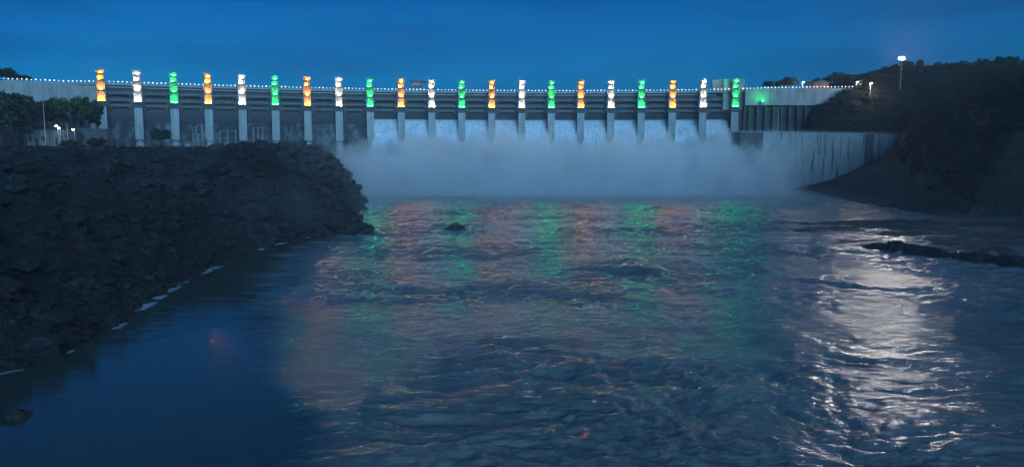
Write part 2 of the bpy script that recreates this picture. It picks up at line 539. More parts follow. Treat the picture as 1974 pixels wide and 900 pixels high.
rail = MB(); strip(rail, pl, 2.05, 2.15, [z + .85 for z in ZD], [z + .93 for z in ZD]); ro = rail.build('railing', M['galv'], dam)
post = MB(); post.box(-.12, .12, -.12, .12, -.1, 1.0)
bead = MB(); bead.rock((0, 0, 1.25), .52, np.random.RandomState(3), (1, 1, 1))
pm_ = post.mesh('railing_post', M['galv']); bm_ = bead.mesh('string_light', M['bead'])
cum = [0.0]
for q in range(len(pl) - 1): cum.append(cum[-1] + (pl[q + 1] - pl[q]).length)
for s_ in np.arange(0.5, cum[-1], 2.75):
    q = min(int(np.searchsorted(cum, s_)) - 1, len(pl) - 2); f_ = (s_ - cum[q]) / (cum[q + 1] - cum[q])
    d_ = pl[q + 1] - pl[q]; n_ = Vector((-d_.y, d_.x)).normalized() * 2.1
    p_ = pl[q] + d_ * f_ + n_; z_ = ZD[q] * (1 - f_) + ZD[q + 1] * f_
    o = link('railing_post', pm_, ro); o.location = (p_.x, p_.y, z_)
    o = link('string_light', bm_, ro); o.location = (p_.x, p_.y, z_ + random.uniform(-.12, .12)); sc_ = random.uniform(.45, 1.15)
    o.scale = (sc_, sc_, .8 + .2 * sc_)

# left end of the dam: stepped face
lp = [Vector((-470, 497)), Vector((-400, 512)), Vector((-340, 526)), P[0] - Vector((3.2, -1))]
m = MB(); strip(m, lp, 2.2, 22, [70, 66, 62.5, 62.5], [75.3, 75.3, 75.2, 74.2]); m.build('abutment_face', M['face'], dam)
m = MB(); strip(m, lp, 4.2, 22, 20, [69.99, 65.99, 62.49, 62.49]); m.build('lower_block', M['block'], dam)  # shade of trees and hill below the face put into dark concrete
m = MB()
for (x0, x1, zt, zb_) in ((-400, -352, 74.0, 60.0), (-392, -330, 73.0, 52.0)):
    for q in range(2):
        p0 = Vector((x0, 512 + (x0 + 400) * .23 + 1.0 - 2.2 * q, zt)); p1 = Vector((x1, 512 + (x1 + 400) * .23 + 1.0 - 2.2 * q, zb_))
        m.tube(p0, p1, .55, .55, 4)
m.build('sloping_kerb', M['pier'], dam)
# right end: slab behind the last tower, parapet face, dark lower block
m = MB(); m.box(-8.5, 8.0, 4.0, 24, 61.5, 85.2); place(m.build('end_block', M['face'], dam), P[20].x, P[20].y, 0)
m = MB(); m.box(-3.0, 8.0, 4.6, 24, 36, 61.49); place(m.build('end_block', M['block'], dam), P[20].x, P[20].y, 0)
rp = [Vector((181.2, 602)), Vector((240, 603)), Vector((276, 603))]
m = MB(); strip(m, rp, 1.4, 16, 64.6, [77.2, 77.7, 77.7]); m.build('abutment_face', M['face'], dam)
rp2 = [Vector((181.2, 606.5)), Vector((240, 608)), Vector((310, 608))]
m = MB(); strip(m, rp2, 0, 12, 40, 64.59); m.build('lower_block', M['block'], dam)
m = MB()
for q in range(8):
    x_ = 184 + q * 6.3; m.box(x_, x_ + .9, 603.6, 606.4, 42, 64.4)
m.build('buttress', M['block'], dam)

# ------------------------------------------------------------------ lit hoist towers
def tower_proto(colname):
    lens = M['lens_' + colname]
    r = thing('hoist_tower', 'x', 'tower')
    t = M['tower']
    MB().box(-2.2, 2.2, .3, 4.5, 63.1, 82.2).build('core_wall', M['beam'], r)
    m = MB(); m.box(-2.3, 2.3, -.0, .29, 63.9, 70.2); m.build('lower_panel', t, r)
    m = MB()
    for s in (-1, 1): m.box(s * 2.5 - .2, s * 2.5 + .2, -1.5, .29, 63.7, 70.2)
    m.box(-2.7, 2.7, -2.08, .29, 63.2, 63.69); m.build('lower_frame', t, r)
    m = MB(); m.prism([(-2.2, 71.6), (2.2, 71.6), (3.0, 74.2), (2.9, 77.3), (-2.9, 77.3), (-3.0, 74.2)], .02, .28); m.build('middle_panel', t, r)
    m = MB()
    for s in (-1, 1):
        pts = [(s * 2.25, 71.4), (s * 3.1, 74.1), (s * 3.35, 77.6), (s * 3.0, 77.6), (s * 2.8, 74.3), (s * 1.95, 71.8)]
        if s < 0: pts = pts[::-1]
        m.prism(pts, -1.5, .01)
    m.box(-2.4, 2.4, -2.08, .01, 71.01, 71.39); m.build('middle_frame', t, r)
    m = MB(); m.box(-2.2, 2.2, -.3, .29, 78.5, 81.4)
    m.box(-2.35, 2.35, -2.08, .29, 78.05, 78.45); m.build('upper_box', t, r)
    m = MB(); m.box(-2.6, 2.6, -2.05, 4.6, 82.25, 82.6)
    m.box(-2.5, 2.5, .6, .9, 82.6, 84.5)
    m.box(-1.2, -.6, .2, .59, 82.6, 84.0); m.box(.7, 1.2, .2, .59, 82.6, 84.0); m.build('head_platform', t, r)
    m = MB()
    for x_ in (-2.5, -.85, .85, 2.5): m.tube((x_, -1.1, 82.6), (x_, -1.1, 85.2), .13, .13, 4)
    m.tube((-2.5, -1.1, 85.0), (2.5, -1.1, 85.0), .12, .12, 4); m.tube((-2.5, -1.1, 85.2), (-2.2, -.8, 86.6), .16, .1, 4)
    m.build('head_rail', t, r)
    for (x_, z_) in ((-1.2, 63.75), (1.2, 63.75), (0.0, 71.45), (-.6, 78.5), (0.3, 82.65)):
        h = MB().box(x_ - 1.0, x_ + 1.0, -1.75, -1.15, z_, z_ + .18).build('floodlight', M['darkm'], r)
        MB().box(x_ - .42, x_ + .42, -1.65, -1.25, z_ + .185, z_ + .36).build('lens', lens, h)
        MB().box(x_ - .95, x_ + .95, -1.80, -1.755, z_ + .03, z_ + .12).build('added_front_lens', M['face_' + colname], h)  # front strip added to strengthen coloured reflections on the river
    return r


protos = {c: tower_proto(c) for c in ('orange', 'white', 'green')}
used = set()
order = ['orange', 'white', 'green'] * 7
LABELS = [
    'orange-lit tower at the far left end of the spillway, leftmost of all',
    'white-lit tower between the leftmost orange and leftmost green towers',
    'green-lit tower over the dry bays, leftmost of the seven green ones',
    'orange-lit tower above the steel switchyard frames, second orange from left',
    'white-lit tower right of the switchyard, second white one from the left',
    'green-lit tower second from left among the green ones, over dry bays',
    'orange-lit tower above the tip of the rubble terrace, third orange from left',
    'white-lit tower above the last dry pier with its foot clear, third white from left',
    'green-lit tower where the falling water begins, third green from left',
    'orange-lit tower just left of the gantry crane on the deck',
    'white-lit tower just right of the gantry crane on the deck',
    'green-lit tower second to the right of the gantry crane, middle one of the greens',
    'orange-lit tower fifth of the seven orange ones counting from the left',
    'white-lit tower fifth of the seven white ones counting from the left',
    'green-lit tower fifth of the seven green ones counting from the left',
    'orange-lit tower sixth of the seven orange ones, second orange from the right',
    'white-lit tower sixth of the seven white ones, second white from the right',
    'green-lit tower sixth of the seven green ones, second green from the right',
    'orange-lit tower rightmost of the seven orange ones',
    'white-lit tower rightmost white one, just left of the pale deck house',
    'green-lit tower at the right end of the spillway against the pale end block']
for i in range(21):
    c_ = order[i]
    r = protos[c_] if c_ not in used else copy_tree(protos[c_])
    used.add(c_); place(r, P[i].x, P[i].y, ANG[i])
    tag(r, LABELS[i], 'tower', 'floodlit hoist towers along the spillway')

# deck house and gantry crane
h = thing('control_house', 'pale flat-roofed deck house between the last two towers on the right', 'building', (P[19].x + 14.3, P[19].y - 1, 0), -.12)
MB().box(-7.0, 6.9, 2.6, 10, 76.05, 84.3).build('wall', M['face'], h)
MB().box(-7.3, 7.1, 2.3, 10.3, 84.31, 84.8).build('roof', M['pier'], h)
MB().box(-4, -2.8, 2.5, 2.59, 76.1, 78.6).build('door', M['gate'], h)
for x_ in (-1, 2.5): MB().box(x_, x_ + 1.6, 2.52, 2.59, 79, 80.3).build('window', M['beam'], h)

gp = at(805, 172, 612)
g = thing('gantry_crane', 'dark steel gantry crane on splayed legs standing on the dam deck', 'crane', (gp.x, gp.y, 0), .02)
for s in (-1, 1):
    for y_ in (3, 10):
        MB().tube((s * 5.6, y_, 76), (s * 3.4, y_, 83.4), .32, .28, 4).build('leg', M['galv'], g)
MB().box(-5.9, 5.9, 2.4, 10.6, 83.45, 84.1).build('top_platform', M['darkm'], g)
MB().box(-3.6, 2.6, 3, 9, 80.4, 83.2).build('hoist_house', M['steel'], g)
m = MB()
for s in (-1, 1): m.tube((s * 5.0, 3, 78.2), (-s * 4.0, 3, 81.6), .14, .14, 4)
m.tube((-4.9, 3, 78.4), (4.9, 3, 78.4), .2, .2, 4); m.build('bracing', M['steel'], g)

# ------------------------------------------------------------------ river
def xs_left(Y):
    return np.interp(Y, [30, 70, 91, 99, 116, 152, 202, 242, 256, 262, 276, 300, 388, 460, 512, 560, 620],
                     [-153, -90, -66, -60.5, -63, -69.5, -74, -70.5, -66, -49.5, -53, -62, -78, -90, -101, -110, -112])


def xs_right(Y):
    return np.interp(Y, [60, 200, 260, 300, 318, 327, 400, 450, 500, 547, 575, 620],
                     [420, 330, 270, 222, 203, 187, 190, 196, 206, 214, 206, 200])


nr, ncx = 560, 620
tt = np.linspace(0, 1, nr); Yr = 40 * (640 / 40.0) ** tt
uu = np.linspace(-.80, .80, ncx)
Xg = uu[None, :] * (Yr[:, None] + 25); Yg = np.repeat(Yr[:, None], ncx, 1)
wx = (fbm(Xg / 38, Yg / 38, 3, 3) - .5) * 26; wy = (fbm(Xg / 34 + 9, Yg / 34, 8, 3) - .5) * 26
xa, ya = Xg + wx, Yg + wy
th = .16; xr = xa * math.cos(th) - ya * math.sin(th); yr_ = xa * math.sin(th) + ya * math.cos(th)
# still eddy water under the left bank
xb = np.interp(Yg[:, 0], [40, 66, 84, 95, 120, 165, 205, 240, 262, 300], [-16, -22, -24, -34, -42, -57, -66, -66, -62, -70])
edge = (Xg - xb[:, None] + (fbm(Xg / 9, Yg / 9, 21, 3) - .5) * 9)
chop = .06 + .94 * sstep(edge, -3, 13)
rip = 1 - .30 * sstep(Yg, 380, 560)
ridge = .7 + (fbm(xr / 11, yr_ / 4.6, 31, 4) - .5) * 1.3
h1 = (fbm(xr / 17, yr_ / 8.5, 41, 3) - .5) * 2.0
h2 = (ridge - .7) * 1.0
h3 = (fbm(xr / 4.2, yr_ / 2.0, 51, 3) - .5) * .80
big = .62 + .85 * sstep(fbm(Xg / 34, Yg / 30, 61, 3), .38, .62)
pp = Xg + .2 * Yg + 6 * np.sin(Yg / 46.0); qq = Yg - .2 * Xg
h4 = (fbm(pp / 4.6, qq / 34, 63, 3) - .5) * 2.3 * sstep(Xg, -28, 0) * (1 - sstep(Xg, 45, 70)) * sstep(Yg, 70, 120) * (1 - sstep(Yg, 290, 340))
h5 = (fbm((Xg + .5 * Yg) / 30, (Yg - .35 * Xg) / 5.5, 67, 3) - .5) * 1.6
h6 = (fbm(xa / 1.9, ya / .95, 69, 3) - .5) * .42 * (1 - sstep(Yg, 150, 320))
Hg = (h1 * .34 + h2 * .30 + h3 * (.50 + 1.0 * sstep(Yg, 140, 260)) + h6 + h4 * .36 + h5 * .30) * chop * rip * big
# foam: along both shores, below the spillway and a few caps
dl = Xg - xs_left(Yg); dr = xs_right(Yg) - Xg
fo_ = np.maximum(.80 * np.exp(-np.clip(dl - 1.5, 0, 99) / (1.1 + Yg / 150)) * sstep(fbm(Xg / 3.5, Yg / 7, 71, 4), .46, .60),
                 .75 * np.exp(-np.clip(dr, 0, 99) / 2.4) * sstep(fbm(Xg / 14, Yg / 14, 72, 2), .42, .56))
fo_ = np.maximum(fo_, .42 * sstep(fbm(Xg / 7, Yg / 9, 75, 4), .66, .76) * chop)
fo_ = np.maximum(fo_, .30 * sstep(Yg, 360, 560) * (Xg > -115))
fo_ = np.maximum(fo_, .9 * sstep(Yg, 545, 600))
fo_ = np.maximum(fo_, .5 * sstep(h2 * chop, .26, .34) * sstep(fbm(Xg / 30, Yg / 30, 79, 2), .5, .7))
co = np.stack([Xg, Yg, Hg], -1).reshape(-1, 3)
me = fast_mesh('river_water', co, grid_quads(ncx, nr), M['water'], {'foam': fo_, 'chop': chop * (.45 + .55 * rip)})
tag(link('river_water', me), 'dark choppy river running from the spillway towards the viewer', kind='structure')
me = MB().add([(-690, -50, -3), (690, -50, -3), (690, 880, -3), (-690, 880, -3)], [(0, 1, 2, 3)]).build('ground', M['slope'])
tag(me, 'dark river bed and ground sheet under the whole valley', kind='structure')

# ------------------------------------------------------------------ left bank
def h_left(X, Y):
    d = xs_left(Y) - X + (fbm(X / 14, Y / 14, 91, 3) - .5) * 9 * sstep(xs_left(Y) - X, 0, 18)
    plat = 22.5 + 7.6 * sstep(Y, 120, 430) + 2.2 * (fbm(X / 26, Y / 26, 92, 3) - .5) * 2 * (1 - sstep(Y, 380, 450))
    wid = np.interp(Y, [90, 250, 270, 400, 520], [62, 66, 58, 44, 38])
    t = np.clip(d / wid, 0, 1)
    pr = plat * np.sin(t * math.pi / 2) ** .95
    h = np.where(d < 0, d * .5, pr)
    h = h + (fbm(X / 7, Y / 7, 93, 4) - .5) * 5.5 * sstep(d, 0, 14) * (1 - .88 * sstep(t, .8, 1.0))
    h = h + (fbm(X / 2.2, Y / 2.2, 94, 3) - .5) * 1.6 * sstep(d, -1, 3) * (1 - .8 * sstep(t, .85, 1.0))
    rdg = 1 - np.abs(2 * fbm(X / 19 + .3 * Y / 19, Y / 23, 95, 4) - 1)
    led = rdg ** 2 * 6.5 - 2.6 + np.floor(fbm(X / 11, Y / 11, 96, 2) * 6) / 6 * 5.0 - 2.4
    h = h + led * sstep(d, 2, 16) * (1 - .92 * sstep(t, .72, .96))
    up = np.clip(-296 - X, 0, 200) * .62 * sstep(Y, 400, 520)
    bk = 13 * sstep(Y, 486, 500) * sstep(-X, 285, 300)
    h = h + np.maximum(up, bk)
    return np.clip(h, -2.9, 82)


def hf(name, fn, x0, x1, nx, y0, y1, ny, mat, pw=1.0):
    xs = np.linspace(x0, x1, nx); ys = y0 + (y1 - y0) * np.linspace(0, 1, ny) ** pw
    X_, Y_ = np.meshgrid(xs, ys)
    return link(name, fast_mesh(name, np.stack([X_, Y_, fn(X_, Y_)], -1).reshape(-1, 3), grid_quads(nx, ny), mat, smooth=False))


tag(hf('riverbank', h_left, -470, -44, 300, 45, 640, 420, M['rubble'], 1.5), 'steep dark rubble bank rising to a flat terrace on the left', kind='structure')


def h_right(X, Y):
    d = X - xs_right(Y)
    bw = np.interp(Y, [290, 340, 400, 500, 575], [3, 8, 20, 46, 74])
    n_ = (fbm(X / 16, Y / 16, 101, 4) - .5)
    d2 = d + n_ * 8 * sstep(d, 4, 30)
    beach = np.interp(d2 / np.maximum(bw, 1), [-1, 0, .45, .65, 1.0], [-.25, 0, .12, .21, .36]) * np.maximum(bw, 1)
    rise = np.clip(d2 - bw, 0, 500)
    cap = 80 + 16 * sstep(Y, 420, 620)
    hh = beach + (cap - beach) * (1 - np.exp(-np.clip(rise, 0, 400) / 34.0))
    h = np.where(d < -4, d * .3, hh)
    # made ground behind the retaining wall
    yw = 575.5
    back = 43.0 + (20 * sstep(X, 225, 236) + 13 * sstep(X, 238, 262) + 16 * sstep(X, 258, 300)) * sstep(Y, 577, 601)
    h = np.where((Y > yw) & (X > 186), np.maximum(np.where(X < 296, back, h), back), h)
    return np.clip(h + (fbm(X / 3, Y / 3, 103, 3) - .5) * 1.1 * sstep(h, 1, 6), -2.9, 104)


tag(hf('hillside', h_right, 175, 560, 260, 200, 760, 380, M['hill']), 'dark wooded hillside rising from the right shore', kind='structure')


def h_beach(X, Y):
    d = X - xs_right(Y); bw = np.interp(Y, [290, 340, 400, 500, 575], [3, 8, 20, 46, 74])
    return np.where((d > bw * 1.12 + 2) | (Y > 574.5), -2.8, h_right(X, Y) + .12)


tag(hf('shore_slope', h_beach, 175, 300, 150, 300, 575, 200, M['slope']), 'bare grey rock slope below the retaining wall', kind='structure')

# retaining wall
wl = thing('retaining_wall', 'tall pale retaining wall with long dark vertical stains right of the spillway', 'wall')
wp = [Vector((186.5, 575)), Vector((220, 573.5)), Vector((255, 573)), Vector((288, 575))]
m = MB(); strip(m, wp, 0, 3, -2, [43.1, 42.6, 41.9, 41.3]); m.build('wall_face', M['wall'], wl)
wp0 = [Vector((166.5, 588)), Vector((171, 580)), Vector((186.4, 574.6))]
m = MB(); strip(m, wp0, 0, 3, -2, 43.1); o = m.build('wall_face', M['wall_wet_shade'], wl); o['label'] = 'darker wet stretch of wall beside the spray'
m = MB(); strip(m, wp0 + wp[1:], -.35, 1.2, [43.11, 43.11, 43.11, 42.61, 41.91, 41.31], [43.8, 43.8, 43.8, 43.3, 42.6, 42.0]); m.build('coping', M['pier'], wl)
ps = MB().box(-.12, .12, -.12, .12, 0, 1.2).mesh('post', M['galv']); wr = MB(); strip(wr, wp0 + wp[1:], .1, .2, [44.8, 44.8, 44.8, 44.3, 43.6, 43.0], [44.92, 44.92, 44.92, 44.42, 43.72, 43.12]); wro = wr.build('rail', M['galv'], wl)
for q in range(44):
    f_ = q / 43.0; x_ = 167.5 + 120 * f_
    y_ = np.interp(x_, [166.5, 171, 186.4, 220, 255, 288], [588, 580, 574.6, 573.5, 573, 575]) + .15
    z_ = np.interp(x_, [186, 220, 255, 288], [43.75, 43.25, 42.55, 41.95])
    o = link('post', ps, wro); o.location = (x_, y_, z_)
# dark panel on the wall whose colour stands for a recessed, shaded bay
m = MB(); m.box(262.0, 268.0, 572.6, 573.2, 6, 41.6); m.build('shade_panel', M['wall_wet_shade'], wl)

# ------------------------------------------------------------------ trees
def crown_mesh(name, seed, rx, rz, nclump, nleaf, ls, mat):
    r = np.random.RandomState(seed); vs = []; fs = []
    for c in range(nclump):
        a = r.uniform(0, 6.283); el = r.uniform(-.75, 1); rad = r.uniform(.35, .95)
        ce = np.array([rx * rad * math.cos(a) * math.sqrt(max(0, 1 - el * el * .8)), rx * rad * math.sin(a) * math.sqrt(max(0, 1 - el * el * .8)), rz * el * rad])
        cr_ = rx * r.uniform(.22, .42)
        for l_ in range(nleaf):
            v = r.normal(size=3); v /= np.linalg.norm(v); pnt = ce + v * cr_ * r.uniform(.4, 1) ** .6 * np.array([1, 1, .75])
            t1 = r.normal(size=3); t1 /= np.linalg.norm(t1); t2 = np.cross(t1, v); t2 /= max(1e-6, np.linalg.norm(t2)); s = ls * r.uniform(.6, 1.3)
            n = len(vs); vs += [tuple(pnt + t1 * s), tuple(pnt + t2 * s * .6), tuple(pnt - t1 * s), tuple(pnt - t2 * s * .6)]; fs.append((n, n + 1, n + 2, n + 3))
    me = bpy.data.meshes.new(name); me.from_pydata(vs, [], fs); me.materials.append(mat); return me


CR = [crown_mesh('crown', 1, 4.6, 4.9, 34, 60, .52, M['leaf']), crown_mesh('crown', 2, 5.4, 4.6, 40, 60, .55, M['leaf']),
      crown_mesh('crown', 3, 3.6, 5.2, 26, 60, .5, M['leaf']), crown_mesh('crown', 4, 5.0, 3.0, 16, 46, .45, M['leaf2'])]


def trunk_mesh(seed, H):
    r = np.random.RandomState(seed); m = MB(); top = Vector((r.uniform(-.5, .5), r.uniform(-.5, .5), H * .62))
    m.tube((0, 0, -1.0), top, .34, .2, 6)
    for q in range(5):
        a = r.uniform(0, 6.28); s = r.uniform(.35, .6) * H
        b0 = Vector((top.x * s / H / .62, top.y * s / H / .62, s)); m.tube(b0, b0 + Vector((math.cos(a) * H * .24, math.sin(a) * H * .24, H * .26)), .15, .05, 5)
    return m.mesh('trunk', M['bark'])


TR = [trunk_mesh(q, 9.0) for q in range(4)]


def tree(x, y, z, scale, kind, label, group=None, sz=None, name='tree'):
    t = thing(name, label, 'tree', (x, y, z), random.uniform(0, 6.28), group)
    t.scale = (scale, scale, scale * (sz or 1))
    link('trunk', TR[kind], t); c_ = link('crown', CR[kind], t); c_.location = (0, 0, 6.6)
    return t


def tree_px(px, ytop, ybot, Y, kind, label, group=None, wide=1.0, name='tree'):
    t_ = at(px, ytop, Y); b_ = at(px, ybot, Y); Ht = t_.z - b_.z
    s_ = Ht / 12.0
    o = tree(b_.x, Y, b_.z, s_, kind, label, group, name=name); o.scale = (s_ * wide, s_ * wide, s_); return o


GR = 'trees along the skyline right of the dam'
for a in (
    (1595, 150, 170, 655, 2, 'slim dark tree right of the reddish house', 1.3),
    (1628, 144, 168, 652, 1, 'dark tree pressed against the tallest skyline tree', 1.4),
    (1652, 147, 168, 655, 0, 'dark tree directly behind the first white street lamp', 1.3),
    (1686, 146, 166, 640, 1, 'dark tree just right of the lowest white street lamp', 1.3),
    (1481, 158, 172, 626, 1, 'small dark rounded tree, leftmost on the skyline behind the right parapet', 1.3),
    (1503, 155, 172, 628, 0, 'dark bushy tree second from the left behind the right parapet', 1.2),
    (1523, 150, 171, 630, 1, 'broad dark tree just left of the warm street lamp', 1.2),
    (1558, 154, 171, 634, 3, 'lamp-lit pale tree just right of the warm street lamp', 1.0),
    (1583, 152, 170, 650, 1, 'dark tree standing behind the small reddish house', 1.3),
    (1613, 137, 168, 640, 0, 'tallest round-headed tree between the reddish house and white lamp', 1.1),
    (1640, 146, 168, 645, 2, 'narrow dark tree just left of the first white lamp', 1.2),
    (1664, 143, 167, 645, 1, 'dark tree between the two white street lamps', 1.1),
    (1701, 139, 160, 600, 3, 'bright yellow-green tree lit by the mast floodlight', 1.3),
    (1735, 140, 165, 590, 0, 'leafy tree at the foot of the tall floodlight mast', 1.3),
    (1720, 145, 170, 600, 3, 'low pale-green tree just left of the floodlight mast', 1.2),
): tree_px(a[0], a[1] - 3, *a[2:6], GR, a[6] * 1.2)

GL = 'trees on the left terrace in front of the dam'
for a in (
    (112, 178, 250, 486, 0, 'slim dark tree standing before the left dam face', .75),
    (138, 165, 250, 470, 3, 'open-branched tree with see-through crown, tallest before the left dam face', .95),
    (160, 172, 262, 478, 0, 'dense dark tree just left of the leftmost orange tower', .7),
    (185, 192, 262, 500, 2, 'dark tree directly below the leftmost orange tower', .8),
    (62, 192, 250, 500, 1, 'broad dark tree left of the thin pole', 1.0),
    (90, 188, 252, 497, 1, 'dark tree just right of the thin pole', .9),
    (30, 170, 270, 440, 1, 'large dark tree at the left picture edge', 1.0),
    (2, 165, 275, 420, 0, 'biggest dark tree cut by the left picture edge', 1.0),
    (48, 205, 280, 430, 2, 'lower dark tree right of the big ones at the left edge', .9),
    (313, 246, 280, 515, 1, 'round dark bushy tree between the third and fourth piers', 1.2),
    (505, 268, 288, 500, 1, 'low dark bush at the foot of the sixth pier', 1.6),
    (135, 268, 288, 440, 1, 'low dark bush before the pale sheds', 2.2),
    (185, 262, 288, 440, 0, 'dark bush right of the pale sheds on the terrace rim', 2.0),
): tree_px(*a[:6], GL, a[6])
for q, (px, yt) in enumerate(((-14, 128), (6, 131), (20, 135), (33, 142), (46, 146), (58, 149))):
    tree_px(px, yt - 2, 158, 560 - q * 2, q % 3, ['dark tree at the picture edge on the hill behind the left dam end', 'tallest dark tree on the hill behind the left dam end', 'dark tree third from the left on the hill behind the dam end', 'dark tree fourth from the left on the hill behind the dam end', 'small dark tree second from the right on the left hill', 'smallest rightmost tree on the hill behind the left dam end'][q], 'trees on the hill behind the left dam end', 1.6)

# wooded slope
rr = np.random.RandomState(5)
n = 0
while n < 130:
    Y = rr.uniform(330, 690); X = rr.uniform(200, 470); u_ = X / Y
    if u_ > .73 or u_ < .47: continue
    hz = float(h_right(np.array([X]), np.array([Y]))[0])
    if hz < 48: continue
    if Y > 570 and X < 284: continue
    s_ = rr.uniform(.55, .95)
    tree(X, Y, hz - .3, s_, n % 3, 'dark tree among others on the wooded right hillside', 'trees on the right hillside'); n += 1
# bushes: one mass
vs = []; fs = []
BV = [np.array([v.co[:] for v in m_.vertices]) for m_ in CR[:2]]
base_small = crown_mesh('bush', 9, 3.0, 2.1, 9, 15, .5, M['scrub']); bvv = np.array([v.co[:] for v in base_small.vertices]); bff = np.array([p_.vertices[:] for p_ in base_small.polygons])
acc_v = []; acc_f = []; n = 0; off = 0
while n < 4000:
    Y = rr.uniform(300, 660); X = rr.uniform(195, 460)
    if n % 3 == 0: Y = rr.uniform(578, 690); X = rr.uniform(222, 350)
    if not (.36 < X / Y < .74): continue
    d_ = X - float(xs_right(Y)); bw_ = float(np.interp(Y, [290, 340, 400, 500, 575], [3, 8, 20, 46, 74]))
    behind = Y > 577 and X < 300
    if not behind and d_ < bw_ * (1.0 + rr.uniform(-.05, .1)) + 2: continue
    if behind and (Y > 601 and X < 276 or X < 222 + rr.uniform(0, 15)): continue
    if 570 < Y <= 577 and X < 292: continue
    hz = float(h_right(np.array([X]), np.array([Y]))[0]); a_ = rr.uniform(0, 6.28); s_ = rr.uniform(.55, 1.15)
    Rm = np.array([[math.cos(a_), -math.sin(a_), 0], [math.sin(a_), math.cos(a_), 0], [0, 0, 1]])
    acc_v.append((bvv @ Rm.T) * s_ + np.array([X, Y, hz + .9])); acc_f.append(bff + off); off += len(bvv); n += 1
me = fast_mesh('bushes', np.concatenate(acc_v), np.concatenate(acc_f), M['scrub'], smooth=False)
tag(link('bushes', me), 'dense dark scrub covering the right hillside', 'scrub', kind='stuff')
# low scrub on the left terrace
acc_v = []; acc_f = []; n = 0; off = 0
while n < 800:
    Y = rr.uniform(110, 470); X = rr.uniform(-330, -70)
    if not (-.72 < X / Y < -.2): continue
    d_ = float(xs_left(Y)) - X
    if d_ < 45 or (Y > 250 and X > -150 and rr.rand() < .85): continue
    hz = float(h_left(np.array([X]), np.array([Y]))[0]); a_ = rr.uniform(0, 6.28); s_ = rr.uniform(.18, .42)
    Rm = np.array([[math.cos(a_), -math.sin(a_), 0], [math.sin(a_), math.cos(a_), 0], [0, 0, 1]])
    acc_v.append((bvv @ Rm.T) * s_ + np.array([X, Y, hz + .3])); acc_f.append(bff + off); off += len(bvv); n += 1
me = fast_mesh('scrub', np.concatenate(acc_v), np.concatenate(acc_f), M['scrub'], smooth=False)
tag(link('scrub', me), 'low dark scrub growing over the left terrace', 'scrub', kind='stuff')

# ------------------------------------------------------------------ rubble and boulders
mb = MB(); r5 = np.random.RandomState(77); n = 0
while n < 8000:
    Y = 75 + (575 - 75) * r5.rand() ** 1.7; d_ = r5.rand() ** 1.25 * 62 - .5; X = float(xs_left(Y)) - d_
    if X / Y < -.78: continue
    hz = float(h_left(np.array([X]), np.array([Y]))[0])
    s_ = (.22 + r5.gamma(.9, .34)) * (1 + Y / 420)
    mb.rock((X, Y, max(hz, -.2) + s_ * .1), min(s_, 3.4), r5, (1.15, .9, .6)); n += 1
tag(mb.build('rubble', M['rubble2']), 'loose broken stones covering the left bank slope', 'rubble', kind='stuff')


bank = bpy.data.objects['riverbank']
ST = []
for q in range(8):
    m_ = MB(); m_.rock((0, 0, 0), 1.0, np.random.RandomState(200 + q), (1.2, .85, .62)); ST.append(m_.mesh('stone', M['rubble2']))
n = 0
while n < 280:
    Y = 78 + 470 * r5.rand() ** 1.4; d_ = r5.rand() ** 1.1 * 52 + .5; X = float(xs_left(Y)) - d_
    if X / Y < -.70: continue
    hz = float(h_left(np.array([X]), np.array([Y]))[0]); s_ = (.8 + r5.gamma(1.6, .55)) * (.55 + Y / 260)
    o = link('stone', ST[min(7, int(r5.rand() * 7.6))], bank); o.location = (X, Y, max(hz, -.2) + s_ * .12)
    o.rotation_euler = (r5.uniform(-.35, .35), r5.uniform(-.35, .35), r5.uniform(0, 6.28)); s_ = min(s_, 5.0); o.scale = (s_, s_ * r5.uniform(.7, 1.2), s_ * r5.uniform(.7, 1.2)); n += 1


def bank_hit(px, py):
    """where the sight line of a photo pixel meets the left bank"""
    lo = 60.0
    for Y in np.arange(60, 600, .5):
        p_ = at(px, py, float(Y))
        if p_.z <= float(h_left(np.array([p_.x]), np.array([Y]))[0]): return p_
    return None


for q, (px, py, sz, lab) in enumerate((
    (312, 436, 26, 'large pale slab tilted on the upper middle of the left bank'),
    (240, 436, 18, 'grey block left of the large pale slab on the bank'),
    (45, 468, 20, 'pale boulder high on the bank near the left picture edge'),
    (10, 505, 20, 'pale boulder cut by the left picture edge halfway up the bank'),
    (36, 595, 26, 'large greyish boulder low on the bank at the left'),
    (22, 622, 18, 'grey boulder just below the largest left boulder'),
    (112, 660, 9, 'small pale stone near the water at the lower left'),
    (170, 632, 7, 'small light stone on the lower bank above the foam'),
    (228, 640, 12, 'wet pale rock standing at the water line of the lower left bank'),
    (260, 632, 7, 'small foam-washed rock off the lower left bank'),
    (345, 372, 8, 'pale stone on the upper bank below the terrace'),
    (452, 495, 8, 'wet stone at the water line halfway along the left bank'),
    (302, 345, 7, 'light stone on the upper slope left of the middle'),
    (560, 375, 8, 'dark blocky rock near the far end of the left bank'))):
    p_ = bank_hit(px, py)
    if p_ is None: p_ = at(px, py, 100)
    r_ = sz * p_.y / FPX * .46
    mbk = MB(); mbk.rock((0, 0, 0), r_, np.random.RandomState(q + 40), (1.1, .9, .75))
    tag(place(mbk.build('boulder', M['pale']), p_.x, p_.y, 0, p_.z + r_ * .12), lab, 'rock', 'pale boulders on the left bank')


